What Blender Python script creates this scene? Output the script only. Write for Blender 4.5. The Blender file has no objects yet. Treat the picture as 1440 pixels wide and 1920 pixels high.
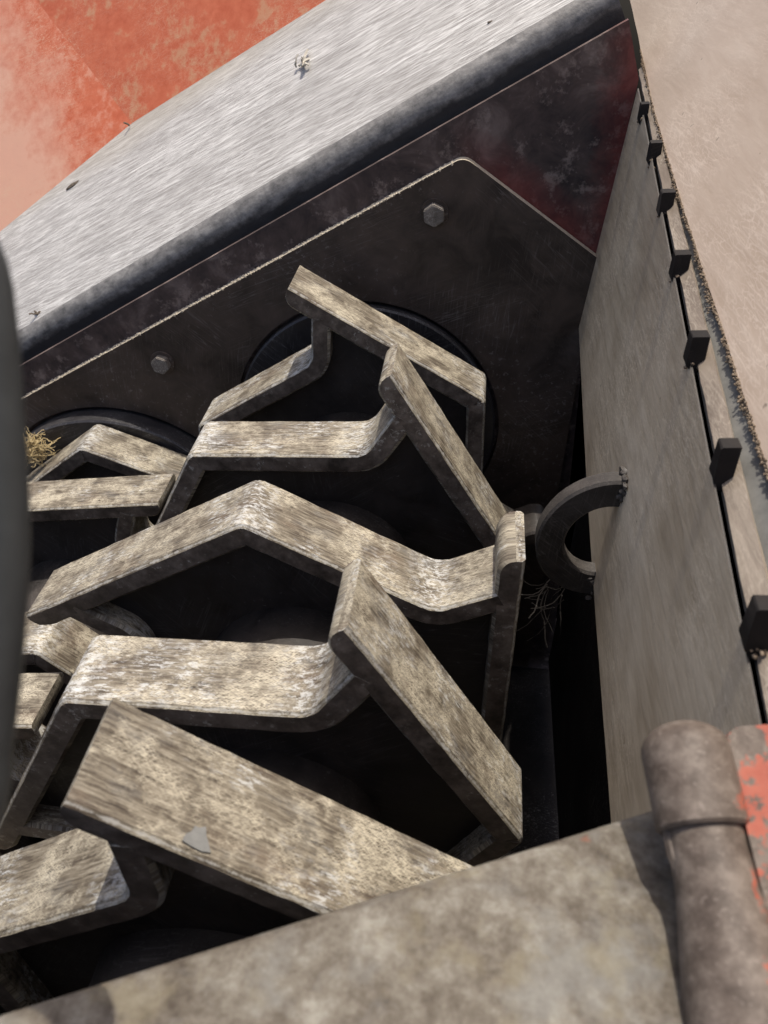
import bpy, bmesh, math, random
from mathutils import Vector, Matrix, Quaternion
from mathutils.geometry import tessellate_polygon
random.seed(7)
R = math.radians
scene = bpy.context.scene
COL = scene.collection

# ------------------------------------------------------------------ camera
# world frame: the rotor shafts run along Y, Z is up, the first shaft passes through x = z = 0
cam = bpy.data.cameras.new('camera')
cam.sensor_fit = 'AUTO'; cam.sensor_width = 36.0
cam.lens = 1498.0 / 1920.0 * 36.0
cam.clip_start = 0.01; cam.clip_end = 200.0
cam.dof.use_dof = True; cam.dof.focus_distance = 0.98; cam.dof.aperture_fstop = 9.0
cam_o = bpy.data.objects.new('camera', cam); COL.objects.link(cam_o)
cx = Vector((0.99357793, 0.11314992, 0.0))                  # image right
cy = Vector((-0.07090938, 0.62266055, 0.77927255))          # image up
cz = -Vector((-0.08817463, 0.774268, -0.62668517))          # backwards
m = Matrix((cx, cy, cz)).transposed().to_4x4(); m.translation = Vector((0.1644, 0.0, 0.7573))
cam_o.matrix_world = m
scene.camera = cam_o

# ------------------------------------------------------------------ light
SUN = Vector((0.055, 0.20, 1.0)).normalized()
w = bpy.data.worlds.new('World'); scene.world = w; w.use_nodes = True
nt = w.node_tree
bg = nt.nodes['Background']; bg.inputs['Strength'].default_value = 0.15
sky = nt.nodes.new('ShaderNodeTexSky'); sky.sky_type = 'NISHITA'; sky.sun_disc = False
sky.sun_elevation = math.asin(SUN.z); sky.sun_rotation = math.atan2(SUN.x, SUN.y)
sky.air_density = 0.7; sky.dust_density = 4.0; sky.ozone_density = 0.3
nt.links.new(sky.outputs[0], bg.inputs['Color'])
sl = bpy.data.lights.new('sun', 'SUN'); sl.energy = 3.7; sl.angle = R(0.5); sl.color = (1.0, 0.935, 0.83)
so = bpy.data.objects.new('sun', sl); COL.objects.link(so)
so.rotation_mode = 'QUATERNION'; so.rotation_quaternion = SUN.to_track_quat('Z', 'Y'); so.location = (0, 1, 3)
vs = scene.view_settings
vs.view_transform = 'Standard'; vs.look = 'None'; vs.gamma = 1; vs.exposure = 0.30
vs.use_curve_mapping = False
scene.cycles.max_bounces = 5; scene.cycles.diffuse_bounces = 3; scene.cycles.glossy_bounces = 3

# ------------------------------------------------------------------ material helpers
class N:
    def __init__(s, name):
        s.m = bpy.data.materials.new(name); s.m.use_nodes = True
        s.t = s.m.node_tree; s.b = s.t.nodes['Principled BSDF']
    def new(s, ty, **k):
        n = s.t.nodes.new(ty)
        for a, v in k.items(): setattr(n, a, v)
        return n
    def put(s, sock, v):
        if hasattr(v, 'is_output') or isinstance(v, bpy.types.NodeSocket): s.t.links.new(v, sock)
        elif isinstance(v, (tuple, list)) and len(v) == 3 and sock.type == 'RGBA': sock.default_value = (*v, 1)
        else: sock.default_value = v
    def math(s, op, a, b=0.0, clamp=False):
        n = s.new('ShaderNodeMath', operation=op, use_clamp=clamp); s.put(n.inputs[0], a); s.put(n.inputs[1], b); return n.outputs[0]
    def coord(s, kind):
        tc = s.new('ShaderNodeTexCoord'); oi = s.new('ShaderNodeObjectInfo')
        v = s.new('ShaderNodeVectorMath', operation='ADD')
        s.put(v.inputs[0], tc.outputs[kind])
        sc = s.new('ShaderNodeMath', operation='MULTIPLY'); s.put(sc.inputs[0], oi.outputs['Random']); sc.inputs[1].default_value = 13.7
        s.put(v.inputs[1], sc.outputs[0]); return v.outputs[0]
    def plain(s, kind): return s.new('ShaderNodeTexCoord').outputs[kind]
    def map(s, v, scale=(1, 1, 1), rot=(0, 0, 0), loc=(0, 0, 0)):
        n = s.new('ShaderNodeMapping'); s.put(n.inputs[0], v)
        n.inputs['Scale'].default_value = scale; n.inputs['Rotation'].default_value = rot; n.inputs['Location'].default_value = loc
        return n.outputs[0]
    def noise(s, v, scale, detail=6, rough=0.6, dist=0.0):
        n = s.new('ShaderNodeTexNoise'); s.put(n.inputs['Vector'], v)
        n.inputs['Scale'].default_value = scale; n.inputs['Detail'].default_value = min(detail, 4.5)
        n.inputs['Roughness'].default_value = rough; n.inputs['Distortion'].default_value = dist
        return n.outputs['Fac']
    def rng(s, v, a, b, c=0.0, d=1.0):
        n = s.new('ShaderNodeMapRange', clamp=True); s.put(n.inputs[0], v)
        for i, q in enumerate((a, b, c, d)): n.inputs[i + 1].default_value = q
        return n.outputs[0]
    def ramp(s, v, stops):
        n = s.new('ShaderNodeValToRGB'); s.put(n.inputs[0], v)
        e = n.color_ramp.elements
        while len(e) < len(stops): e.new(0.5)
        for i, (p, c) in enumerate(stops): e[i].position = p; e[i].color = (*c, 1)
        return n.outputs[0]
    def mix(s, f, a, b, mode='MIX'):
        n = s.new('ShaderNodeMix', data_type='RGBA', blend_type=mode)
        s.put(n.inputs[0], f); s.put(n.inputs[6], a); s.put(n.inputs[7], b); return n.outputs[2]
    def fibre(s, v, angle, long_s, cross_s, width=0.03, seed=0.0):
        """thin hair lines: the middle contour of a noise stretched along one direction"""
        q = s.map(s.map(v, rot=(0, 0, angle), loc=(seed, seed * 1.7, 0)), scale=(long_s, cross_s, cross_s))
        n = s.noise(q, 1.0, 1, 0.5)
        d = s.math('ABSOLUTE', s.math('SUBTRACT', n, 0.5))
        return s.rng(d, width * 0.3, width, 1.0, 0.0)
    def bump(s, h, strength, dist=0.002):
        n = s.new('ShaderNodeBump'); n.inputs['Strength'].default_value = strength; n.inputs['Distance'].default_value = dist
        s.put(n.inputs['Height'], h); s.put(s.b.inputs['Normal'], n.outputs[0])
    def done(s, col, rough=0.6, metal=0.0, spec=0.4):
        s.put(s.b.inputs['Base Color'], col); s.put(s.b.inputs['Roughness'], rough)
        s.put(s.b.inputs['Metallic'], metal); s.b.inputs['Specular IOR Level'].default_value = spec
        return s.m

def mat_paddle():
    n = N('worn_paddle_steel'); v = n.coord('UV')
    a = n.noise(n.map(v, scale=(38, 400, 1)), 1.0, 5, 0.66)              # rubbed streaks along the bar
    b = n.noise(n.map(v, scale=(1, 2.6, 1)), 20, 4, 0.66)               # stains
    c = n.noise(v, 520, 3, 0.75)                                        # grain
    f = n.math('ADD', n.math('ADD', n.math('MULTIPLY', a, 0.68), n.math('MULTIPLY', b, 0.24)), n.math('MULTIPLY', c, 0.08))
    col = n.ramp(f, [(0.37, (.036, .027, .019)), (0.44, (.082, .065, .046)), (0.51, (.138, .116, .085)), (0.58, (.205, .178, .134)), (0.68, (.34, .312, .25))])
    col = n.mix(n.rng(n.noise(n.map(v, scale=(1, 2.2, 1)), 12, 4, 0.65), 0.55, 0.72, 0, .35), col, (.13, .080, .050))
    col = n.mix(n.rng(n.noise(n.map(v, scale=(1, 1.8, 1), loc=(3, 5, 0)), 17, 4, 0.7), 0.53, 0.68, 0, .35), col, (.150, .150, .146))
    fm = n.rng(n.noise(n.map(v, loc=(7, 1, 0)), 24, 4, .7), 0.44, 0.62)
    for ang, sd in ((0.10, 1.1), (-0.5, 4.4), (0.7, 8.3)):
        fb = n.fibre(v, ang, 95, 640, 0.075, sd)
        col = n.mix(n.math('MULTIPLY', n.math('MULTIPLY', fb, fm), 0.5), col, (.52, .47, .36))
    wp = n.math('MULTIPLY', n.rng(n.noise(n.map(v, scale=(85, 300, 1), loc=(2, 9, 0)), 1.0, 5, .75), 0.52, 0.58),
                n.rng(n.noise(n.map(v, loc=(11, 4, 0)), 13, 4, .6), 0.50, 0.62))
    col = n.mix(n.math('MULTIPLY', wp, 0.6), col, (.55, .56, .55))
    pit = n.rng(n.noise(n.map(v, scale=(1, 2.0, 1), loc=(6, 6, 0)), 190, 4, .75), 0.36, 0.43, 1, 0)
    col = n.mix(n.math('MULTIPLY', pit, .4), col, (.040, .032, .026))
    sx = n.new('ShaderNodeSeparateXYZ'); n.put(sx.inputs[0], n.plain('UV'))
    # bare bright metal where the bar bends (arc length 0.07 m and 0.28 m)
    for u0, hw in ((.075, .035), (.283, .030)):
        bd = n.rng(n.math('ABSOLUTE', n.math('SUBTRACT', sx.outputs[0], u0)), hw * .2, hw, 1, 0)
        bn = n.rng(n.noise(n.map(v, scale=(120, 260, 1), loc=(u0 * 50, 3, 0)), 1.0, 5, .75), 0.49, 0.57)
        col = n.mix(n.math('MULTIPLY', n.math('MULTIPLY', bd, bn), .6), col, (.56, .565, .55))
    dv = n.math('MINIMUM', n.math('ABSOLUTE', sx.outputs[1]), n.math('ABSOLUTE', n.math('ADD', sx.outputs[1], .08)))
    en = n.noise(n.map(v, scale=(1, .3, 1)), 130, 4, .75)
    wr = n.rng(n.math('ADD', dv, n.math('MULTIPLY', n.math('SUBTRACT', en, .5), .010)), .0002, .0016, 1, 0)
    col = n.mix(n.math('MULTIPLY', wr, .55), col, (.55, .535, .49))
    n.bump(n.math('ADD', a, n.math('MULTIPLY', c, .5)), 0.3, 0.0012)
    return n.done(col, n.rng(a, .3, .7, .72, .48), 0.0, 0.35)

def mat_paddle_side():
    n = N('greasy_paddle_edge'); v = n.coord('Object')
    a = n.noise(v, 60, 7, .7); b = n.noise(v, 14, 4, .6)
    col = n.ramp(n.math('ADD', n.math('MULTIPLY', a, .5), n.math('MULTIPLY', b, .5)), [(.38, (.040, .031, .024)), (.5, (.110, .086, .067)), (.62, (.21, .17, .135))])
    chip = n.math('MULTIPLY', n.rng(n.noise(v, 110, 5, .75), .58, .64), n.rng(b, .48, .6))
    col = n.mix(n.math('MULTIPLY', chip, .85), col, (.40, .375, .32))
    n.bump(a, .4, .0015)
    return n.done(col, n.rng(a, .3, .7, .45, .75), 0.0, .35)

def mat_dark(name, lo, hi, sc=20, rough=(.4, .7), fleck=(.16, .15, .14), fl=.62, spec=.4):
    n = N(name); v = n.coord('Object')
    a = n.noise(v, sc, 8, .68, .6); b = n.noise(n.map(v, loc=(5, 2, 8)), sc * .25, 4, .6)
    col = n.ramp(n.math('ADD', n.math('MULTIPLY', a, .55), n.math('MULTIPLY', b, .45)), [(.36, lo), (.66, hi)])
    fk = n.math('MULTIPLY', n.rng(n.noise(v, sc * 7, 6, .75), fl, fl + .06), n.rng(b, .45, .6))
    col = n.mix(n.math('MULTIPLY', fk, .7), col, fleck)
    for k, ang in enumerate((.4, -.7, 1.5)):
        fb = n.fibre(n.map(v, rot=(R(90), 0, 0)), ang, 9, 230, .02, k * 3.1)
        fb = n.math('MULTIPLY', fb, n.rng(n.noise(n.map(v, loc=(k * 4, 3, 1)), 6, 3, .5), .5, .66))
        col = n.mix(n.math('MULTIPLY', fb, .35), col, fleck)
    n.bump(a, .25, .002)
    return n.done(col, n.rng(a, .3, .7, rough[0], rough[1]), 0.0, spec)

def mat_base_wall():
    n = N('rusted_red_wall'); v = n.plain('Object')
    a = n.noise(v, 18, 8, .7, .5); b = n.noise(v, 5, 4, .6)
    col = n.ramp(n.math('ADD', n.math('MULTIPLY', a, .6), n.math('MULTIPLY', b, .4)), [(.38, (.036, .028, .028)), (.52, (.090, .066, .060)), (.66, (.20, .155, .14))])
    blot = n.rng(n.noise(n.map(v, loc=(3, 3, 3)), 30, 7, .75), .55, .66)
    col = n.mix(n.math('MULTIPLY', blot, .7), col, (.28, .225, .20))
    # red paint that survived along the right-hand border of the wall
    sx = n.new('ShaderNodeSeparateXYZ'); n.put(sx.inputs[0], v)
    wob = n.math('MULTIPLY', n.math('SUBTRACT', n.noise(v, 22, 6, .7), .5), .07)
    e1 = n.math('MULTIPLY', n.rng(n.math('ADD', sx.outputs[0], wob), .312, .352), n.rng(sx.outputs[2], .12, .2))
    # and beside the bearing plate's sloping border: x + 1.52 z = const
    ln = n.math('ADD', n.math('MULTIPLY', sx.outputs[0], .55), n.math('MULTIPLY', sx.outputs[2], .835))
    e2 = n.rng(n.math('ADD', ln, n.math('MULTIPLY', wob, .6)), .452, .500, 1, 0)
    e2 = n.math('MULTIPLY', n.math('MULTIPLY', e2, n.rng(sx.outputs[0], .12, .2)), n.rng(sx.outputs[2], .2, .26))
    red = n.mix(n.rng(a, .35, .7), (.11, .016, .016), (.27, .040, .032))
    col = n.mix(n.math('MULTIPLY', n.math('MAXIMUM', e1, e2), .6), col, red)
    n.bump(a, .3, .002)
    return n.done(col, .6, 0, .3)

def mat_ramp():
    n = N('polished_chute_steel'); v = n.coord('UV')
    a = n.noise(n.map(v, scale=(9, 130, 1)), 1.0, 5, .7); b = n.noise(n.map(v, scale=(.6, 1, 1)), 7, 4, .6); c = n.noise(v, 300, 3, .7)
    f = n.math('ADD', n.math('ADD', n.math('MULTIPLY', a, .42), n.math('MULTIPLY', b, .42)), n.math('MULTIPLY', c, .16))
    col = n.ramp(f, [(.36, (.205, .190, .172)), (.5, (.262, .246, .226)), (.64, (.325, .307, .283))])
    fm = n.rng(n.noise(n.map(v, scale=(.7, 1.4, 1), loc=(4, 4, 0)), 9, 4, .65),   .30, .56, .45, 1)
    for ang, ls, cs, sd, am in ((.10, 5, 300, 1, .85), (.02, 8, 360, 3, .8), (.24, 5, 230, 6, .55), (.06, 16, 520, 9, .7), (-.03, 4, 180, 15, .5), (-.6, 14, 170, 12, .22)):
        fb = n.math('MULTIPLY', n.fibre(v, ang, ls, cs, .032, sd), fm)
        col = n.mix(n.math('MULTIPLY', fb, am * .8), col, (.74, .725, .69))
    dkm = n.math('MULTIPLY', n.fibre(v, .13, 6, 200, .02, 21), n.rng(b, .45, .6))
    col = n.mix(n.math('MULTIPLY', dkm, .5), col, (.13, .12, .11))
    sx = n.new('ShaderNodeSeparateXYZ'); n.put(sx.inputs[0], n.plain('UV'))
    du = n.rng(n.math('ADD', sx.outputs[1], n.math('MULTIPLY', n.math('SUBTRACT', b, .5), .12)), .24, .33)
    col = n.mix(n.math('MULTIPLY', du, .75), col, n.mix(n.noise(v, 60, 5, .75), (.27, .235, .18), (.48, .44, .36)))
    n.bump(a, .05, .001)
    return n.done(col, n.rng(a, .3, .7, .36, .5), .08, .5)

def mat_lip():
    n = N('rusty_chute_lip'); v = n.coord('UV')
    a = n.noise(n.map(v, scale=(25, 70, 1)), 1, 7, .7); b = n.noise(v, 60, 6, .7)
    f = n.math('ADD', n.math('MULTIPLY', a, .5), n.math('MULTIPLY', b, .5))
    col = n.ramp(f, [(.36, (.10, .094, .088)), (.5, (.20, .19, .178)), (.66, (.34, .325, .305))])
    sx = n.new('ShaderNodeSeparateXYZ'); n.put(sx.inputs[0], n.plain('UV'))
    dk = n.rng(n.math('ADD', sx.outputs[1], n.math('MULTIPLY', n.math('SUBTRACT', f, .5), .02)), -.058, -.046, 1, 0)   # shade under the roll, put into the colour as near black
    col = n.mix(n.math('MULTIPLY', dk, .93), col, (.026, .025, .027))
    n.bump(b, .6, .002)
    return n.done(col, n.rng(a, .3, .7, .4, .65), .15, .45)

def mat_red(name='red_housing_paint', wear_lit=.5, lift=0.0, rub_lit_col=(.50, .34, .19), lit_grad=None):
    n = N(name); v = n.coord('Object')
    a = n.noise(v, 9, 6, .65, .5); b = n.noise(v, 45, 6, .7)
    col = n.mix(n.rng(b, .3, .7), (.50, .105, .042), (.62, .17, .080))
    rub_lit = n.rng(n.math('ADD', n.math('MULTIPLY', a, .55), n.math('MULTIPLY', b, .45)), .515 - lift, .60 - lift)
    if lit_grad:  # sunlit side of the corner panel painted in as a pale gradient, with wear
        dp = n.new('ShaderNodeVectorMath', operation='DOT_PRODUCT'); n.put(dp.inputs[0], n.plain('Object')); dp.inputs[1].default_value = lit_grad[0]
        ws = n.math('ADD', dp.outputs['Value'], n.math('MULTIPLY', n.math('SUBTRACT', n.math('ADD', n.math('MULTIPLY', a, .6), n.math('MULTIPLY', b, .4)), .5), lit_grad[3]))
        rub_lit = n.math('MAXIMUM', n.math('MULTIPLY', rub_lit, .5), n.rng(ws, lit_grad[1], lit_grad[2]))
    col = n.mix(n.math('MULTIPLY', rub_lit, wear_lit), col, rub_lit_col)
    fm = n.rng(n.noise(n.map(v, loc=(9, 4, 2)), 5, 3, .5), .40, .62)
    for ang, sd in ((.3, 2), (1.2, 5), (-.6, 8)):
        fb = n.math('MULTIPLY', n.fibre(n.map(v, rot=(R(90), 0, 0)), ang, 9, 200, .022, sd), fm)
        col = n.mix(n.math('MULTIPLY', fb, .4), col, (.62, .42, .28))
    n.bump(b, .15, .002)
    return n.done(col, n.rng(b, .3, .7, .42, .6), 0, .4)

def mat_sheet(name, c0, c1, c2, axis_rot, fib=(.58, .50, .40), am=.45, rough=.5, metal=.1, sc=1.0):
    """brushed, dusty sheet metal with streaks along the local Y axis"""
    n = N(name); v = n.coord('Object')
    q = n.map(v, rot=axis_rot)
    a = n.noise(n.map(q, scale=(14 * sc, 90 * sc, 90 * sc)), 1, 7, .68, .4); b = n.noise(v, 4.5 * sc, 5, .6)
    f = n.math('ADD', n.math('MULTIPLY', a, .5), n.math('MULTIPLY', b, .5))
    col = n.ramp(f, [(.36, c0), (.5, c1), (.64, c2)])
    fm = n.rng(n.noise(n.map(v, loc=(4, 4, 0)), 9 * sc, 4, .6), .42, .64)
    for ang, sd in ((.08, 1), (-.15, 5), (.3, 9)):
        fb = n.math('MULTIPLY', n.fibre(q, ang, 16 * sc, 260 * sc, .03, sd), fm)
        col = n.mix(n.math('MULTIPLY', fb, am), col, fib)
    pit = n.rng(n.noise(v, 70, 3, .6), .22, .29, 1, 0)
    col = n.mix(n.math('MULTIPLY', pit, .6), col, (.05, .04, .03))
    n.bump(a, .25, .0015)
    return n.done(col, rough, metal, .4)

def mat_crossbar():
    n = N('mottled_crossbar_steel'); v = n.coord('Object')
    a = n.noise(v, 85, 6, .68); b = n.noise(n.map(v, loc=(2, 7, 1)), 13, 5, .6); c = n.noise(v, 260, 4, .7)
    f = n.math('ADD', n.math('ADD', n.math('MULTIPLY', a, .45), n.math('MULTIPLY', b, .4)), n.math('MULTIPLY', c, .15))
    col = n.ramp(f, [(.37, (.115, .092, .070)), (.455, (.195, .165, .130)), (.53, (.285, .253, .205)), (.63, (.45, .42, .36))])
    gb = n.rng(n.noise(n.map(v, loc=(6, 1, 3)), 20, 5, .65), .52, .66, 0, .45)
    col = n.mix(gb, col, (.36, .36, .34))
    yb = n.rng(n.noise(n.map(v, loc=(1, 9, 3)), 26, 5, .65), .56, .68, 0, .4)
    col = n.mix(yb, col, (.36, .31, .20))
    rd = n.rng(n.noise(n.map(v, loc=(8, 2, 5)), 30, 3, .5), .72, .76, 0, .7)
    col = n.mix(rd, col, (.40, .13, .08))
    n.bump(a, .3, .002)
    return n.done(col, .7, 0, .3)

def mat_lug(name, edge, width):
    """rusty casting; red paint is left on the side turned to +X"""
    n = N(name); v = n.plain('Object')
    a = n.noise(v, 70, 5, .7); b = n.noise(n.map(v, loc=(3, 3, 3)), 150, 5, .75)
    col = n.ramp(a, [(.34, (.062, .046, .036)), (.5, (.105, .082, .066)), (.66, (.165, .135, .112))])
    col = n.mix(n.math('MULTIPLY', n.rng(n.noise(v, 260, 4, .7), .58, .66), .4), col, (.25, .21, .18))
    sx = n.new('ShaderNodeSeparateXYZ'); n.put(sx.inputs[0], v)
    e = n.math('ADD', sx.outputs[0], n.math('MULTIPLY', n.math('SUBTRACT', n.noise(n.map(v, scale=(1, .5, .5)), 55, 5, .7), .5), .05))
    pm = n.math('MULTIPLY', n.rng(e, edge, edge + .0015), n.rng(e, edge + width, edge + width + .004, 1, 0))
    pm = n.math('MULTIPLY', pm, n.rng(n.math('ADD', n.math('MULTIPLY', b, .4), n.math('MULTIPLY', n.noise(n.map(v, loc=(1, 2, 3)), 38, 4, .6), .6)), .50, .53))
    col = n.mix(n.math('MULTIPLY', pm, .9), col, n.mix(a, (.24, .042, .025), (.38, .105, .062)))
    n.bump(n.math('ADD', a, b), .22, .0015)
    return n.done(col, .6, 0, .35)

def mat_simple(name, c0, c1, sc, rough=.7, spec=.3):
    n = N(name); v = n.coord('Object')
    col = n.mix(n.rng(n.noise(v, sc, 5, .65), .3, .7), c0, c1)
    n.bump(n.noise(v, sc * 2, 4, .6), .3, .001)
    return n.done(col, rough, 0, spec)

M = dict(
    paddle=mat_paddle(), side=mat_paddle_side(),
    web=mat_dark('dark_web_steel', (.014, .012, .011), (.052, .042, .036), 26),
    wall=mat_dark('blackened_bearing_plate', (.028, .021, .017), (.112, .082, .064), 15, (.42, .65), (.26, .23, .21), .58),
    disc=mat_dark('dark_end_disc', (.016, .015, .017), (.045, .042, .043), 22, (.28, .5), (.30, .30, .30), .63),
    base=mat_base_wall(), ramp=mat_ramp(), lip=mat_lip(), red=mat_red(), redpale=mat_red('rubbed_sunlit_red_paint', .8, -.02, (.66, .40, .29), ((-.80, 0, -.60), .22, .37, .45)),
    side_plate=mat_sheet('dusty_side_plate', (.34, .275, .195), (.47, .395, .290), (.59, .510, .390), (0, 0, R(90)), (.74, .65, .51)),
    hopper=mat_sheet('tan_hopper_sheet', (.44, .34, .258), (.50, .395, .308), (.56, .455, .362), (0, 0, R(90)), (.68, .57, .47), .4, .55, 0, .7),
    rail=mat_sheet('tan_knife_rail', (.15, .118, .09), (.25, .205, .16), (.35, .295, .235), (0, 0, R(90)), (.46, .40, .32)),
    groove=mat_simple('grey_groove', (.10, .098, .09), (.17, .165, .15), 40),
    knife=mat_dark('black_tooth_steel', (.008, .007, .007), (.024, .020, .018), 50, (.6, .85), (.10, .09, .08), .64, .2),
    ring=mat_dark('dark_ring_steel', (.022, .019, .017), (.062, .053, .046), 40, (.45, .7), (.22, .2, .18)),
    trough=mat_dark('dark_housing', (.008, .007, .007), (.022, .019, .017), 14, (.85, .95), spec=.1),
    cross=mat_crossbar(), lug=mat_lug('rusty_lug_steel', .311, .03), redlug=mat_lug('worn_red_lug', .298, .05),
    hose=mat_simple('grey_rubber', (.018, .021, .022), (.042, .047, .048), 30, .5, .4),
    dirt=mat_simple('dry_dirt', (.12, .085, .055), (.28, .22, .16), 300, .9),
    dust=mat_simple('pale_dust', (.34, .29, .22), (.58, .52, .42), 300, .9),
    straw=mat_simple('dry_straw', (.34, .25, .11), (.58, .47, .27), 200, .7),
    twig=mat_simple('dark_bark', (.05, .04, .03), (.20, .16, .12), 200, .8),
    pale=mat_simple('pale_stalk', (.40, .37, .30), (.66, .62, .54), 200, .7),
    bolt=mat_dark('bolt_steel', (.08, .07, .06), (.24, .21, .18), 60, (.35, .6), (.45, .42, .38), .52),
    flake=mat_simple('bare_grey_flake', (.13, .13, .125), (.19, .19, .18), 120, .5),
)

# ------------------------------------------------------------------ mesh helpers
def obj(name, me, mats, parent=None, loc=(0, 0, 0), smooth=35):
    if isinstance(me, bmesh.types.BMesh):
        bm = me; me = bpy.data.meshes.new(name)
        bmesh.ops.recalc_face_normals(bm, faces=bm.faces); bm.to_mesh(me); bm.free()
    if not me.materials:
        for q in (mats if isinstance(mats, (list, tuple)) else [mats]): me.materials.append(q)
    if smooth:
        for p in me.polygons: p.use_smooth = True
        me.set_sharp_from_angle(angle=R(smooth))
    o = bpy.data.objects.new(name, me); COL.objects.link(o); o.location = loc
    if parent: o.parent = parent
    return o
def empty(name, loc=(0, 0, 0)):
    o = bpy.data.objects.new(name, None); COL.objects.link(o); o.location = loc; o.empty_display_size = .05; return o
def tag(o, label=None, cat=None, group=None, kind=None):
    if label: o['label'] = label
    if cat: o['category'] = cat
    if group: o['group'] = group
    if kind: o['kind'] = kind
    return o

def fillet(pts, radii, seg=7):
    """2D polyline with rounded corners"""
    out = [Vector(pts[0])]
    for i in range(1, len(pts) - 1):
        p, a, b = Vector(pts[i]), Vector(pts[i - 1]), Vector(pts[i + 1]); r = radii[i]
        u = (a - p).normalized(); v = (b - p).normalized(); ang = math.acos(max(-1, min(1, u.dot(v))))
        if r <= 0 or ang > math.pi - .02: out.append(p); continue
        tl = min(r / math.tan(ang / 2), .48 * min((a - p).length, (b - p).length)); r = tl * math.tan(ang / 2)
        c = p + (u + v).normalized() * (r / math.sin(ang / 2))
        s = p + u * tl - c; e = p + v * tl - c
        tot = math.atan2(s.x * e.y - s.y * e.x, s.dot(e))
        for k in range(seg + 1):
            q = tot * k / seg
            out.append(c + Vector((s.x * math.cos(q) - s.y * math.sin(q), s.x * math.sin(q) + s.y * math.cos(q))))
    out.append(Vector(pts[-1])); return out

def subdivide(path, step):
    o = [path[0]]
    for a, b in zip(path, path[1:]):
        k = max(1, int((b - a).length / step))
        for i in range(1, k + 1): o.append(a.lerp(b, i / k))
    return o

def sweep(path, section, to3d, jitter=0.0, rnd=None, tip=0.0):
    """carry a section [(normal offset, across, is_side)] along a 2D path; UV = metres along / across"""
    bm = bmesh.new(); uvl = bm.loops.layers.uv.new('UVMap'); L = len(path); K = len(section)
    rings = []; arc = [0]
    for a, b in zip(path, path[1:]): arc.append(arc[-1] + (b - a).length)
    for i, p in enumerate(path):
        t = (path[min(i + 1, L - 1)] - path[max(i - 1, 0)]).normalized(); nn = Vector((t.y, -t.x))
        if 0 < i < L - 1:
            t1 = (p - path[i - 1]).normalized(); c = max(.5, t1.dot(t)); k = 1 / c
        else: k = 1
        ring = []; de = arc[-1] - arc[i]; shr = 1.0
        if tip and de < tip: shr = .34 + .66 * math.sqrt(max(0, 1 - (1 - de / tip) ** 2))
        for (o, y, s) in section:
            if o < -.012: o = o * shr
            jo = rnd.uniform(-jitter, jitter) if rnd else 0; jy = rnd.uniform(-jitter, jitter) if rnd else 0
            q = p + nn * ((o + jo) * k); ring.append(bm.verts.new(to3d(q.x, q.y, y + jy)))
        rings.append(ring)
    for i in range(L - 1):
        for j in range(K):
            j2 = (j + 1) % K
            f = bm.faces.new((rings[i][j], rings[i][j2], rings[i + 1][j2], rings[i + 1][j]))
            f.material_index = section[j][2]
            across = [section[j][1] + section[j][0], section[j2][1] + section[j2][0]]
            for lp, (ua, va) in zip(f.loops, ((arc[i], across[0]), (arc[i], across[1]), (arc[i + 1], across[1]), (arc[i + 1], across[0]))):
                lp[uvl].uv = (ua, va)
    for ring in (rings[0], rings[-1]):
        f = bm.faces.new(ring); f.material_index = 0
        for lp, s in zip(f.loops, section): lp[uvl].uv = (s[0], s[1])
    return bm

def plate(outline, holes, y0, y1, to3d, bevel=0.0):
    """flat plate with holes: outline and holes are 2D lists, extruded from y0 (front) to y1"""
    bm = bmesh.new(); loops = [outline] + holes
    flat = [Vector((p[0], p[1], 0)) for l in loops for p in l]
    tris = tessellate_polygon([[Vector((p[0], p[1], 0)) for p in l] for l in loops])
    F = [bm.verts.new(to3d(p.x, p.y, y0)) for p in flat]; B = [bm.verts.new(to3d(p.x, p.y, y1)) for p in flat]
    for a, b, c in tris:
        for V in (F, B):
            try: bm.faces.new((V[a], V[b], V[c]))
            except ValueError: pass
    k = 0
    for l in loops:
        n_ = len(l)
        for i in range(n_):
            a, b = k + i, k + (i + 1) % n_
            bm.faces.new((F[a], F[b], B[b], B[a]))
        k += n_
    return bm
def box(bm, c, s, rot=None, bev=0.0):
    r = bmesh.ops.create_cube(bm, size=1); vs_ = r['verts']
    for v in vs_: v.co = Vector((v.co.x * s[0], v.co.y * s[1], v.co.z * s[2]))
    if bev:
        ed = list({e for v in vs_ for e in v.link_edges}); rr = bmesh.ops.bevel(bm, geom=ed, offset=bev, segments=2, affect='EDGES', profile=.7)
        vs_ = list({v for f in rr['faces'] for v in f.verts} | set(v for v in vs_ if v.is_valid))
    for v in vs_: v.co = (rot @ v.co if rot else v.co) + Vector(c)
def tube(bm, pts, rad, sides=8, caps=True, up=Vector((0, 0, 1))):
    rings = []; L = len(pts)
    for i, p in enumerate(pts):
        p = Vector(p); t = (Vector(pts[min(i + 1, L - 1)]) - Vector(pts[max(i - 1, 0)])).normalized()
        a = t.cross(up); a = a.normalized() if a.length > 1e-4 else t.orthogonal().normalized(); b = t.cross(a)
        r = rad[i] if isinstance(rad, (list, tuple)) else rad
        rings.append([bm.verts.new(p + a * r * math.cos(2 * math.pi * k / sides) + b * r * math.sin(2 * math.pi * k / sides)) for k in range(sides)])
    for r0, r1 in zip(rings, rings[1:]):
        for k in range(sides): bm.faces.new((r0[k], r0[(k + 1) % sides], r1[(k + 1) % sides], r1[k]))
    if caps: bm.faces.new(rings[0]); bm.faces.new(rings[-1])
XZ = lambda a, b, y: Vector((a, y, b))
def circle(c, r, n=72, a0=0): return [(c[0] + r * math.cos(a0 + 2 * math.pi * k / n), c[1] + r * math.sin(a0 + 2 * math.pi * k / n)) for k in range(n)]

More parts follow.
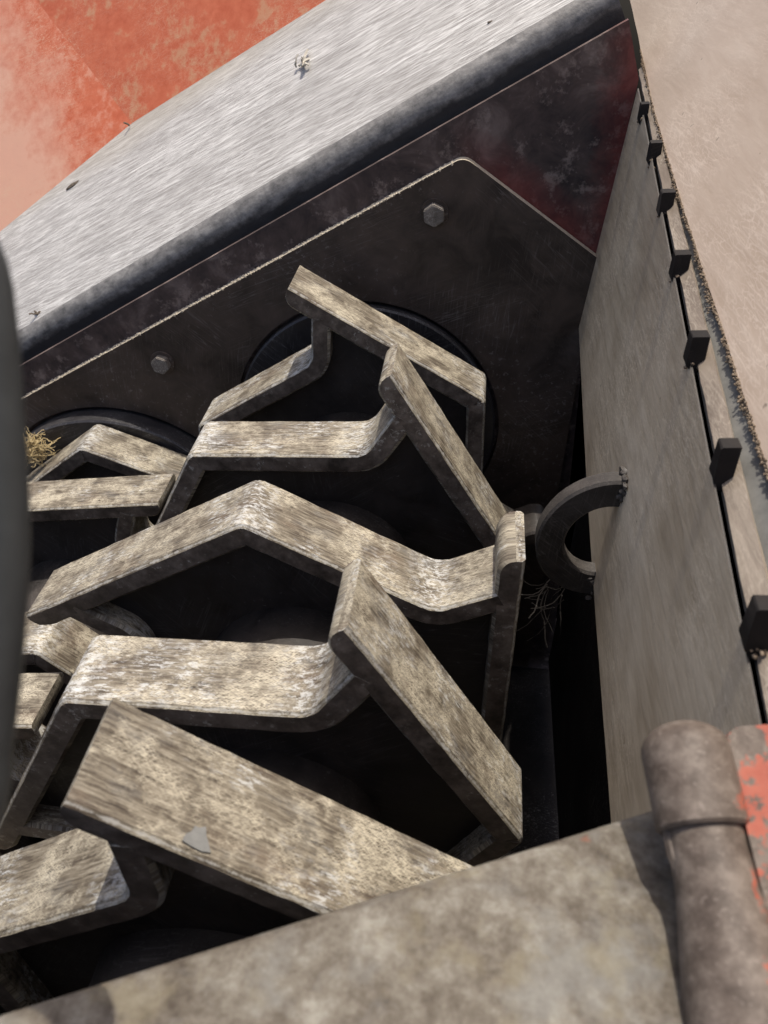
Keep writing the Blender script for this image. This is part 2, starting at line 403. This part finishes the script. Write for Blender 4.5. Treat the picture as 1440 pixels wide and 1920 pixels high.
AL = R(29.5); MU = Vector((math.cos(AL), 0, math.sin(AL))); UP = Vector((-math.sin(AL), 0, math.cos(AL)))
def wallpt(u, s): return (u * MU.x + s * UP.x, u * MU.z + s * UP.z)     # along / across the tilted end wall
ROT2 = (-0.473, -0.260)                                                   # second shaft

# ------------------------------------------------------------------ the setting: dark housing floor, plus an added wall that blocks sky light
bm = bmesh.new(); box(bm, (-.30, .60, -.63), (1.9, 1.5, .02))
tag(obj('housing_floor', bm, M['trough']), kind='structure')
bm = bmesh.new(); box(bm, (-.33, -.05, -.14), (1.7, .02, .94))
tag(obj('added_sky_block_wall', bm, M['trough']), kind='structure')  # unseen wall, added to keep sky light off the rotors

# ------------------------------------------------------------------ end wall with bearing plate
wall = empty('end_wall', (0, 1.19, -.6))
tag(wall, 'blackened end wall with bolted bearing plate behind the paddle rotors', 'machine wall')
INV = Matrix.Translation((0, -1.19, .6))
o = obj('base_plate', plate([wallpt(-1.1, .366), wallpt(.594, .366), (.362, .545), (.345, .25), (.40, -.62), (-1.3, -.62)],
        [], 1.192, 1.202, XZ), M['base'], wall); o.matrix_parent_inverse = INV
out = [Vector(p) for p in [wallpt(-1.1, .317), (.142, .447), (.347, .312), (.347, -.6), (-1.25, -.6)]]
out = [out[0]] + [p for p in fillet([out[0], out[1], out[2]], [0, .022, 0])][1:-1] + out[2:]
bp = obj('bearing_plate', plate([(p[0], p[1]) for p in out], [circle((0, 0), .229), circle(ROT2, .262)], 1.176, 1.1915, XZ), [M['wall'], M['dust']], wall)
bp.matrix_parent_inverse = INV
for p_ in bp.data.polygons:
    if len(p_.vertices) == 4 and p_.center.x * UP.x + p_.center.z * UP.z > .13 and (p_.center.z > .25 or p_.center.x < -.3): p_.material_index = 1      # dusty ledge, rubbed bright at the upper right corner
for (x, z, a) in ((-.351, .100, .25), (.104, .369, .1)):
    bm = bmesh.new()
    r = bmesh.ops.create_cone(bm, cap_ends=True, segments=6, radius1=.0165, radius2=.0165, depth=.014, matrix=Matrix.Translation((0, -.0075, 0)) @ Matrix.Rotation(R(90), 4, 'X') @ Matrix.Rotation(a, 4, 'Z'))
    bmesh.ops.bevel(bm, geom=[e for e in bm.edges], offset=.0013, segments=2, affect='EDGES')
    b = obj('bolt', bm, M['bolt'], wall, (x, 1.1755, z)); b.matrix_parent_inverse = INV
    bm = bmesh.new(); bmesh.ops.create_cone(bm, cap_ends=True, segments=32, radius1=.021, radius2=.0205, depth=.003, matrix=Matrix.Translation((0, -.001, 0)) @ Matrix.Rotation(R(90), 4, 'X'))
    obj('washer', bm, M['wall'], b)

# crumbs of dust lying on the ledge of the bearing plate
_ico = bmesh.new(); bmesh.ops.create_icosphere(_ico, subdivisions=1, radius=1)
ICO_V = [v.co.copy() for v in _ico.verts]; _ico.verts.index_update(); ICO_F = [[v.index for v in f.verts] for f in _ico.faces]; _ico.free()
def crumbs(n_, place, size, seed):
    rnd = random.Random(seed); V, F = [], []
    for i in range(n_):
        c = Vector(place(rnd)); s = rnd.uniform(*size); k = len(V)
        q = Quaternion((rnd.random(), rnd.random(), rnd.random()), rnd.uniform(0, 6)); sc = Vector((rnd.uniform(.6, 1.3), rnd.uniform(.6, 1.3), rnd.uniform(.5, 1.1))) * s
        V += [q @ Vector((v.x * sc.x, v.y * sc.y, v.z * sc.z)) * rnd.uniform(.8, 1.2) + c for v in ICO_V]; F += [[k + a for a in f] for f in ICO_F]
    me = bpy.data.meshes.new('crumbs'); me.from_pydata(V, [], F); me.update(); return me
def ledge(rnd):
    u = -.60 + 1.0 * (rnd.random() ** .8) * .98
    if rnd.random() < .5: u = rnd.gauss(rnd.choice([-.42, -.2, -.05, .08, .18, .26]), .05)
    u = min(u, .325); x, z = wallpt(u, .3185)
    return (x, rnd.uniform(1.1755, 1.190), z)
o = obj('ledge_dust', crumbs(1500, ledge, (.0008, .0026), 3), M['dust'], wall, smooth=0); o.matrix_parent_inverse = INV; o['kind'] = 'stuff'

# ------------------------------------------------------------------ rotors
TH, WID = .027, .08
def pol(r, deg): return (r * math.cos(R(deg)), r * math.sin(R(deg)))
T0, B0, L0, T1 = pol(.33, 0), pol(.214, 1), pol(.256, 56), pol(.33, 120)
TOP = (.281, -.016)                                         # where the stem is welded under the neighbouring bar
CH = .0035
SECT = [(-0, -WID + CH, 0), (-0, -CH, 0), (-CH, 0, 1), (-TH + CH, 0, 1), (-TH, -CH, 0), (-TH, -WID + CH, 0), (-TH + CH, -WID, 1), (-CH, -WID, 0)]
SECT = [(o_, y_, k_) for (o_, y_, k_) in SECT]
def paddle_mesh(mirror, seed):
    path = subdivide(fillet([TOP, B0, L0, T1], [0, .030, .016, 0], 8), .014)
    e_, d_ = path[-1], (path[-1] - path[-2]).normalized(); path = [p for p in path if (p - e_).length > .024] + [e_ - d_ * q for q in (.022, .016, .010, .005, .002, 0)]
    s = -1 if mirror else 1
    return sweep(path, SECT, lambda a, b, y: Vector((s * a, y, b)), .00032, random.Random(seed), .020)
def web_mesh(mirror):
    path = fillet([TOP, B0, L0, T1], [0, .030, .016, 0], 6); s = -1 if mirror else 1; o_ = []
    for k in range(3):
        a = R(120) * k
        for i, p in enumerate(path[:-1]):
            t = (path[i + 1] - path[max(i - 1, 0)]).normalized(); nn = Vector((t.y, -t.x)); q = p - nn * (TH * .6)
            if i == 0: continue
            o_.append((s * (q.x * math.cos(a) - q.y * math.sin(a)), q.x * math.sin(a) + q.y * math.cos(a)))
        q = path[-1] + Vector((.05, -.012)) - Vector((0, TH * .5))
        o_.append((s * (q.x * math.cos(a) - q.y * math.sin(a)), q.x * math.sin(a) + q.y * math.cos(a)))
    return plate(o_, [], -.055, -.028, XZ)

def rotor(name, loc, mirror, stars, label, y0, y1):
    root = empty(name, loc)
    tag(root, label, 'rotor', 'intermeshing paddle rotors')
    bm = bmesh.new(); tube(bm, [(0, y, 0) for y in (y0, .3, .6, .9, y1)], .115, 40, True)
    obj('hub_drum', bm, M['web'], root)
    bm = bmesh.new(); yf = 1.140 if mirror else 1.166
    tube(bm, [(0, yf, 0), (0, yf + .003, 0), (0, 1.186, 0)], [.2195, .2225, .2225] if not mirror else [.252, .255, .255], 72, True)
    obj('end_disc', bm, M['disc'], root)
    meshes = []
    for k in range(3):
        o_ = obj('paddle_bar', paddle_mesh(mirror, 11 + k + 40 * mirror), [M['paddle'], M['side']]); meshes.append(o_.data); bpy.data.objects.remove(o_)
    wo = obj('star_web', web_mesh(mirror), M['web']); wm = wo.data; bpy.data.objects.remove(wo)
    st = []
    for t, ang in stars:
        mw = wm
        if not mirror and t < .35:
            mw = wm.copy()
            for v_ in mw.vertices: v_.co.x *= .90; v_.co.z *= .90
        web = bpy.data.objects.new('star_web', mw); COL.objects.link(web); web.parent = root
        web.location = (0, t, 0)
        web.rotation_euler = (0, -R(ang), 0) if not mirror else (0, -R(ang) + math.pi, 0)
        for k in range(3):
            b = bpy.data.objects.new('paddle_bar', meshes[k]); COL.objects.link(b); b.parent = web
            b.rotation_euler = (0, (-1 if not mirror else 1) * R(120) * k, 0)
            if not mirror and t < .35 and k == 0:                # this plate has been bent down in use
                q = Matrix.Rotation(R(-8), 3, 'Y'); p0 = Vector((B0[0], 0, B0[1])); b.location = p0 - q @ p0; b.rotation_euler = (0, R(-8), 0)
            if not mirror and t > 1.05 and k == 1:               # shade on the bar in the gap, painted with dark web steel
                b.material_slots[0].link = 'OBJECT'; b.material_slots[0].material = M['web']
        st.append(web)
    return root, st
rot1, st1 = rotor('paddle_rotor', (0, 0, 0), False,
    [(1.0842, 103.8), (.8637, 75.3), (.6692, 44.2), (.4829, 74.0), (.3182, 99.3)],
    'larger middle rotor of zigzag tan steel paddle bars in front of the bolted plate', -.02, 1.168)
rot2, st2 = rotor('paddle_rotor', (ROT2[0], 0, ROT2[1]), True,
    [(1.135, 26), (.985, 55), (.715, 0), (.576, 56), (.40, 86)],
    'half hidden paddle rotor at the left edge beside the grey hose', -.02, 1.168)

# ------------------------------------------------------------------ chute ramp with rolled lip
BE = R(30)
P = fillet([(1.222 + .50 * math.cos(BE), .404 + .50 * math.sin(BE)), (1.216, .402), (1.218, .335)], [0, .034, 0], 10)
G3 = lambda y, s, u: Vector((0, y, 0)) + MU * u + UP * s
def ramp_sheet():
    path = [Vector(p) for p in P]; path.reverse()
    path = subdivide(path, .03); bm = bmesh.new(); uvl = bm.loops.layers.uv.new('UVMap')
    us = [-1.25 + i * .06 for i in range(int((.592 + 1.25) / .06) + 1)] + [.592]
    arc = [0]
    for a, b in zip(path, path[1:]): arc.append(arc[-1] + (b - a).length)
    off = .10
    for side in (0, 1):
        g = []
        for i, p in enumerate(path):
            t = (path[min(i + 1, len(path) - 1)] - path[max(i - 1, 0)]).normalized(); nn = Vector((-t.y, t.x))
            q = p - nn * .012 * side
            g.append([bm.verts.new(G3(q.x, q.y, u)) for u in us])
        for i in range(len(path) - 1):
            for j in range(len(us) - 1):
                f = bm.faces.new((g[i][j], g[i][j + 1], g[i + 1][j + 1], g[i + 1][j]))
                f.material_index = 1 if arc[i + 1] < off else 0
                for lp, (ii, jj) in zip(f.loops, ((i, j), (i, j + 1), (i + 1, j + 1), (i + 1, j))): lp[uvl].uv = (us[jj], arc[ii] - off)
        if side == 0: g0 = g
    for i in range(len(path) - 1):
        for j in (0, -1): bm.faces.new((g0[i][j], g0[i + 1][j], g[i + 1][j], g[i][j]))
    for j in range(len(us) - 1):
        for i in (0, -1): bm.faces.new((g0[i][j], g0[i][j + 1], g[i][j + 1], g[i][j]))
    return bm
ramp = tag(obj('chute_ramp', ramp_sheet(), [M['ramp'], M['lip']]), 'scratched bright steel chute sloping up above the end wall, with a rolled dark lip', 'chute')

# ------------------------------------------------------------------ red housing behind the chute
c, r_, l_, ll, tp = [Vector(q) for q in ((-.469, 1.518, .393), (-.093, 1.499, .594), (-.605, 1.495, .302), (-.765, 1.474, .197), (-.70, 1.72, .56))]
crease = tp - c
def quad_plate(p, a, b, th):
    bm = bmesh.new(); n_ = (a.cross(b)).normalized()
    if n_.y > 0: n_ = -n_
    k = 8; f = [[bm.verts.new(p + a * (i / k) + b * (j / k)) for j in range(k + 1)] for i in range(k + 1)]
    bk = [[bm.verts.new(p + a * (i / k) + b * (j / k) - n_ * th) for j in range(k + 1)] for i in range(k + 1)]
    for g in (f, bk):
        for i in range(k):
            for j in range(k): bm.faces.new((g[i][j], g[i + 1][j], g[i + 1][j + 1], g[i][j + 1]))
    for i in range(k):
        for j in (0, k):
            bm.faces.new((f[i][j], f[i + 1][j], bk[i + 1][j], bk[i][j])); bm.faces.new((f[j][i], f[j][i + 1], bk[j][i + 1], bk[j][i]))
    return bm
red = empty('red_housing', tuple(c))
tag(red, 'faded red painted sheet metal housing behind the top of the bright chute', 'housing')
sink = -crease * .03
o = obj('back_panel', quad_plate(c + sink, (r_ - c) * 1.9, crease * 1.25, .005), M['red'], red); o.matrix_parent_inverse = Matrix.Translation(-c)
o = obj('corner_panel', quad_plate(c + sink - (ll - c) * .002, (ll - c) * 1.7, crease * 1.25, .005), M['redpale'], red); o.matrix_parent_inverse = Matrix.Translation(-c)

# ------------------------------------------------------------------ right side: plate, ring, knife rail, hopper sheet
TILT = .08
YZ = lambda y, z, x: Vector((x + TILT * (z - .23), y, z))
def bottom(y): return .012 + .157 * y + .006 * math.sin(y * 6)
def topz(y): return .312 + .187 * y
ys = [-.05 + i * (1.19 + .05) / 14 for i in range(15)]
bm = plate([(y, bottom(y)) for y in ys] + [(y, topz(y)) for y in reversed(ys)], [], .338, .3394, YZ)
for f_ in bm.faces:
    if len(f_.verts) == 4: f_.material_index = 1
sp = tag(obj('side_plate', bm, [M['side_plate'], M['ring']]), 'dusty grey side plate with a half ring handle, right of the rotors', 'plate')
# half ring handle, welded edge-on to the plate
cen = Vector((0, .70, .178)); bm = bmesh.new()
ro, ri, ty = .083, .048, .019
n_ = 26; prof = []
for i in range(n_ + 1):
    a = R(84 + 196 * i / n_); ca, sa = math.cos(a), math.sin(a)
    row = []
    for rr, yy in ((ro - .003, -ty / 2), (ro, -ty / 2 + .003), (ro, ty / 2), (ri, ty / 2), (ri, -ty / 2 + .003), (ri + .003, -ty / 2)):
        x = .336 + .90 * rr * ca + TILT * (cen.z + rr * sa - .23); row.append(bm.verts.new((x, cen.y + yy, cen.z + rr * sa)))
    prof.append(row)
for a, b in zip(prof, prof[1:]):
    for k in range(6): bm.faces.new((a[k], a[(k + 1) % 6], b[(k + 1) % 6], b[k]))
bm.faces.new(prof[0]); bm.faces.new(prof[-1])
rg = obj('ring_handle', bm, M['ring'], sp)
for zz in (cen.z + .069, cen.z - .069):
    o = obj('weld_bead', crumbs(46, lambda q: (.3365 + TILT * (zz - .23) + q.uniform(-.002, .002), cen.y + q.uniform(-.014, .014), zz + q.uniform(-.017, .017)), (.0025, .0045), int(zz * 1000)), M['ring'], rg)

# rail with teeth on the plate's upper border, then a sunk groove, then the hopper sheet
SL = R(40); TV = Vector((math.cos(SL), 0, math.sin(SL))); NV = Vector((-math.sin(SL), 0, math.cos(SL)))
def base(y): return Vector((.3412 + TILT * (topz(y) - .23), y, topz(y)))
def wS(y): return .024 - .0118 * y
def wP(y): return .0108 + .026 * max(0.0, (1.15 - y) / .67) ** 1.3
def hop(y): return base(y) + TV * wP(y)
def slab(ys_, lo, hi, th, wob=0.0, seed=1, seg=3):
    """long thin sheet between two border curves"""
    rnd = random.Random(seed); bm = bmesh.new(); g = []
    for sd in (0, 1):
        rows = []
        for y in ys_:
            a, b = lo(y), hi(y); rows.append([bm.verts.new(a.lerp(b, k / seg) - NV * (th * sd) + NV * rnd.uniform(-wob, wob) + TV * (rnd.uniform(-wob, wob) if k in (0, seg) else 0)) for k in range(seg + 1)])
        g.append(rows)
        for a, b in zip(rows, rows[1:]):
            for k in range(seg): bm.faces.new((a[k], a[k + 1], b[k + 1], b[k]))
    for i in range(len(ys_) - 1):
        for k in (0, seg): bm.faces.new((g[0][i][k], g[0][i + 1][k], g[1][i + 1][k], g[1][i][k]))
    for i in (0, -1):
        for k in range(seg): bm.faces.new((g[0][i][k], g[0][i][k + 1], g[1][i][k + 1], g[1][i][k]))
    return bm
rail = tag(empty('knife_rail', (.37, .6, .3)), 'tan rail with a row of seven black teeth beside the side plate', 'rail')
RI = Matrix.Translation((-.37, -.6, -.3))
ys = [-.05 + i * .022 for i in range(60)]
o = obj('rail_strip', slab(ys, lambda y: base(y) + TV * .0024 - NV * .001, lambda y: base(y) + TV * wS(y), .004, .0004), M['rail'], rail); o.matrix_parent_inverse = RI
o = obj('groove_strip', slab(ys, lambda y: base(y) - TV * .001 - NV * .007, lambda y: base(y) + TV * (max(wP(y), wS(y)) + .004) - NV * .0055, .002), M['groove'], rail); o.matrix_parent_inverse = RI
for (y, zb, zt, x0, x1) in ((1.120, .5138, .5440, .3434, .3543), (1.006, .4948, .5290, .3415, .3551), (.8895, .4748, .5100, .3408, .3553), (.770, .453, .4905, .3386, .3531),
                            (.640, .430, .472, .3362, .3514), (.505, .407, .455, .3357, .3500), (.362, .3832, .4385, .3328, .3474)):
    zt = zb + (zt - zb) * .58; hh = zt - zb + .008; dd = (x1 - x0) * .95; tt = .013; sh = .0140 + random.uniform(-.0008, .0008); bm = bmesh.new()
    pr = fillet([(0, .001), (-dd, 0), (-dd, -hh * .78), (-dd * .55, -hh), (-dd * .1, -hh), (0, -hh * .85), (0, .001)], [0, .0015, .004, .004, .003, .003, 0], 3)[:-1]
    f_ = [bm.verts.new((p[0] + random.uniform(-.0006, .0006), -tt / 2 - .004 * (-p[1] / hh) , p[1])) for p in pr]; b_ = [bm.verts.new((p[0], tt / 2, p[1])) for p in pr]
    bm.faces.new(f_); bm.faces.new(b_)
    for k in range(len(pr)): bm.faces.new((f_[k], f_[(k + 1) % len(pr)], b_[(k + 1) % len(pr)], b_[k]))
    tb = obj('tooth_block', bm, M['knife'], rail, (x1 + sh, y, zt)); tb.matrix_parent_inverse = RI
    cc = Vector((x1 + sh - dd * .5, y, zb))
    me = crumbs(9, lambda q: cc + Vector((q.uniform(-.006, .006), q.uniform(-.013, .0), q.uniform(-.006, .003))), (.001, .0028), int(y * 999))
    for v in me.vertices: v.co -= Vector((x1 + sh, y, zt))
    o = obj('caked_dirt', me, M['dirt'], tb, smooth=0); o['kind'] = 'stuff'
HT = R(27); bm = bmesh.new(); g = []; hys = [-.3 + i * .05 for i in range(52)]; rq = random.Random(5)
for sd in (0, 1):
    rows = []
    for y in hys:
        b = hop(y) + TV * rq.uniform(-.0006, .0006); rows.append([bm.verts.new(b + Vector((math.sin(HT) * q + .006 * sd, 0, math.cos(HT) * q - .004 * sd))) for q in (0, .003, .1, .25, .45, .7)])
    g.append(rows)
    for a, b in zip(rows, rows[1:]):
        for j in range(5): bm.faces.new((a[j], a[j + 1], b[j + 1], b[j]))
for i in range(len(hys) - 1):
    for j in (0, -1): bm.faces.new((g[0][i][j], g[0][i + 1][j], g[1][i + 1][j], g[1][i][j]))
hopper = tag(obj('hopper_sheet', bm, M['hopper']), 'big pinkish tan hopper sheet along the right edge', 'panel')
def edge_spot(q):
    y = q.uniform(.3, 1.3); k = (math.sin(y * 37) + math.sin(y * 91 + 1)) * .25 + .7
    return hop(y) + TV * (-abs(q.gauss(0, .0022)) * k * (1.6 - y * .7)) + NV * (q.uniform(-.006, .002) * k)
o = obj('edge_dirt', crumbs(4200, edge_spot, (.0004, .0015), 8), M['dirt'], hopper, smooth=0); o['kind'] = 'stuff'

# lower housing plate and strap under the side plate
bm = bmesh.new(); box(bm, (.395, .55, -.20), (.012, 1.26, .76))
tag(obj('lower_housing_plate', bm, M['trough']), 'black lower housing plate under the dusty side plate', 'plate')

# ------------------------------------------------------------------ foreground cross member with hinge lug
ca, cb = Vector((-.027, .122, .35)), Vector((.356, .292, .35)); ed = (cb - ca).normalized(); inn = Vector((ed.y, -ed.x, 0))
cm = tag(empty('cross_member', tuple(ca)), 'blurred mottled rusty cross member across the bottom with a hinge lug', 'beam')
CI = Matrix.Translation(-ca)
path = fillet([(0, -.09), (0, 0), (.35, .035)], [0, .010, 0], 8); path = subdivide(path, .03); bm = bmesh.new(); rows = []
us = [-.35 + i * .05 for i in range(18)]
for p in path: rows.append([bm.verts.new(ca + ed * u + inn * p.x + Vector((0, 0, p.y))) for u in us])
for a, b in zip(rows, rows[1:]):
    for j in range(len(us) - 1): bm.faces.new((a[j], a[j + 1], b[j + 1], b[j]))
sol = bmesh.ops.solidify(bm, geom=list(bm.faces), thickness=.006)
o = obj('beam_sheet', bm, M['cross'], cm); o.matrix_parent_inverse = CI
# hinge pin barrel, sleeve with a domed end, red flange
ax0, ax1 = Vector((.2895, .2740, .4075)), Vector((.3070, .1500, .3650))
axd = (ax1 - ax0).normalized(); bm = bmesh.new()
sleeve_r = .0225
pts, rad = [], []
for k in range(7):
    a = R(90 * k / 6); pts.append(ax0 + axd * (sleeve_r * .7 * (1 - math.sin(a)) ) ); rad.append(max(.001, sleeve_r * math.cos(a)))
pts.reverse(); rad.reverse()
pts = pts[::-1][::-1]
tube(bm, pts + [ax0 + axd * .052, ax0 + axd * .0535, ax0 + axd * .0535], rad + [sleeve_r, sleeve_r - .0015, .0165], 28, True)
o = obj('hinge_sleeve', bm, M['lug'], cm); o.matrix_parent_inverse = CI
bm = bmesh.new(); tube(bm, [ax0 + axd * .03, ax0 + axd * .08, ax1, ax1 + axd * .1], [.0175, .019, .027, .032], 28, True)
o = obj('hinge_pin', bm, M['lug'], cm); o.matrix_parent_inverse = CI
o = bm = bmesh.new()
side = Vector((1, .1, 0)).normalized(); fn = axd.cross(side).normalized()
fp = fillet([(.0150, .30), (.0165, .006), (.070, .002), (.085, .30)], [0, .012, .02, 0], 6)
F = [bm.verts.new(ax0 + side * p[0] + axd * p[1] - fn * .012) for p in fp]; B = [bm.verts.new(ax0 + side * p[0] + axd * p[1] + fn * .012) for p in fp]
bm.faces.new(F); bm.faces.new(B)
for k in range(len(fp)): bm.faces.new((F[k], F[(k + 1) % len(fp)], B[(k + 1) % len(fp)], B[k]))
o = obj('red_flange', bm, M['redlug'], cm); o.matrix_parent_inverse = CI
bm = bmesh.new(); tube(bm, [ax0 + axd * .045 - side * .0175, ax0 + axd * .065 - side * .016, ax0 + axd * .085 - side * .012], [.003, .0045, .003], 8)
o = obj('weld_bead', bm, M['lug'], cm); o.matrix_parent_inverse = CI

# ------------------------------------------------------------------ bowed grey hose at the left edge
hp = [(0.0408, 0.193, 0.6781), (0.0455, 0.183, 0.6651), (0.0498, 0.1658, 0.6432), (0.0529, 0.1485, 0.6213), (0.0536, 0.1308, 0.5995), (0.0525, 0.1131, 0.5776), (0.0512, 0.1014, 0.5634)]
hp = [Vector(q) for q in hp]
ext = [hp[0] + (hp[0] - hp[1]) * 2.5 + Vector((-.03, 0, 0)), hp[0] + (hp[0] - hp[1]) * 1.2 + Vector((-.009, 0, 0))] + hp + [hp[-1] + (hp[-1] - hp[-2]) * 1.2 + Vector((-.012, 0, 0)), hp[-1] + (hp[-1] - hp[-2]) * 2.2 + Vector((-.06, .02, 0)), hp[-1] + (hp[-1] - hp[-2]) * 2.4 + Vector((-.18, .05, 0))]
def smooth_path(pp, n_):
    o_ = []
    for i in range(len(pp) - 1):
        p0, p1, p2, p3 = pp[max(i - 1, 0)], pp[i], pp[i + 1], pp[min(i + 2, len(pp) - 1)]
        for k in range(n_):
            t = k / n_; o_.append(.5 * (2 * p1 + (p2 - p0) * t + (2 * p0 - 5 * p1 + 4 * p2 - p3) * t * t + (3 * p1 - p0 - 3 * p2 + p3) * t ** 3))
    return o_ + [pp[-1]]
HR = .0125
bm = bmesh.new(); tube(bm, [q - cx * HR for q in smooth_path(ext, 6)], HR, 28, True)
tag(obj('hose', bm, M['hose']), 'blurred bowed grey rubber hose at the left edge', 'hose')

# ------------------------------------------------------------------ small litter
def strand(bm, p, d, length, rad, rnd, bend=.5, n_=5):
    pts = [Vector(p)]; d = Vector(d).normalized()
    for k in range(n_):
        d = (d + Vector((rnd.uniform(-1, 1), rnd.uniform(-1, 1), rnd.uniform(-1, 1))) * bend * .5).normalized(); pts.append(pts[-1] + d * length / n_)
    tube(bm, pts, rad, 4, True)

rnd = random.Random(21)
bm = bmesh.new()
for k in range(260):
    p = Vector((-.592, 1.105, -.050)) + Vector((rnd.gauss(0, .010), rnd.gauss(0, .010), rnd.gauss(0, .013)))
    strand(bm, p, (rnd.uniform(-1, 1), rnd.uniform(-1, 1), rnd.uniform(-1, 1)), rnd.uniform(.012, .030), rnd.uniform(.0004, .0008), rnd, 1.5)
tag(obj('straw_clump', bm, M['straw']), 'tangled clump of dry straw caught behind the left rotor', 'straw', kind='stuff')
RN = Vector((-.42645, -.5, .75375))
def on_ramp(p, h=.001): return Vector(p) + RN * h
# curled husk on the chute
bm = bmesh.new()
for k in range(9):
    a = on_ramp((-.1231, 1.4053, .5161), .004) + MU * rnd.uniform(-.014, .004)
    strand(bm, a, MU * rnd.uniform(.3, 1) + RN * rnd.uniform(-.1, .8) + Vector((0, rnd.uniform(-.6, .6), 0)), rnd.uniform(.010, .024), rnd.uniform(.0010, .0024), rnd, 1.1)
tag(obj('husk', bm, M['pale']), 'pale curled husk lying high on the bright chute', 'litter')
bm = bmesh.new()
for k in range(5):
    strand(bm, on_ramp((-.5933, 1.2438, .143), .003), (rnd.uniform(-1, 1), rnd.uniform(-.4, .4), rnd.uniform(-.2, .6)), rnd.uniform(.008, .016), rnd.uniform(.0014, .0026), rnd, .9)
tag(obj('bark_crumb', bm, M['twig']), 'small dark bark crumb near the lower left of the chute', 'litter')
bm = bmesh.new()
strand(bm, on_ramp((-.602, 1.470, .288), .002), MU * 1 + Vector((0, .1, 0)), .040, [.0012, .003, .0042, .004, .003, .001], rnd, .12)
tag(obj('bark_sliver', bm, M['twig']), 'long dark bark sliver beside the red housing corner', 'litter')
bm = bmesh.new()
strand(bm, on_ramp((-.4741, 1.5158, .3908), .003), (0, 0, 1), .012, .0016, rnd, .9)
tag(obj('twig_stub', bm, M['twig']), 'tiny dark twig stub at the foot of the red housing crease', 'litter')
bm = bmesh.new()
strand(bm, on_ramp((.1621, 1.2775, .5927), .002), MU, .008, .0013, rnd, .5)
tag(obj('grit_crumb', bm, M['twig']), 'tiny dark grit crumb near the upper right of the chute', 'litter')
# dark wisps of straw hanging below the half ring
bm = bmesh.new()
for k in range(16):
    strand(bm, (.300 + rnd.uniform(-.01, .02), .80 + rnd.uniform(-.02, .03), -.01 + rnd.uniform(-.02, .02)), (-.5 + rnd.uniform(-.4, .4), rnd.uniform(-.3, .3), -1), rnd.uniform(.03, .09), rnd.uniform(.0005, .001), rnd, .7, 7)
tag(obj('straw_wisp', bm, M['trough']), 'dark wisps of straw hanging in the gap below the half ring', 'straw', kind='stuff')
# bare flake on the nearest paddle bar
bm = bmesh.new(); nb = Vector((.561, 0, .828)); c0 = Vector((.0173, .2504, .2778)) + nb * .0004
ub = Vector((.828, 0, -.561)); vb = Vector((0, 1, 0))
pf = [(-.010, -.006), (-.004, -.007), (.004, -.0075), (.010, -.006), (.007, -.001), (.004, .003), (.002, .0085), (-.002, .006), (-.005, .006), (-.006, .002), (-.009, -.001)]
f0 = [bm.verts.new(c0 + ub * a + vb * b) for a, b in pf]; f1 = [bm.verts.new(c0 + ub * a + vb * b + nb * .0011) for a, b in pf]
bm.faces.new(f1); bm.faces.new(f0)
for k in range(len(pf)): bm.faces.new((f0[k], f0[(k + 1) % len(pf)], f1[(k + 1) % len(pf)], f1[k]))
o = obj('bare_flake', bm, M['flake'], smooth=0); bpy.context.view_layer.update()
o.parent = st1[4]; o.matrix_parent_inverse = st1[4].matrix_world.inverted()
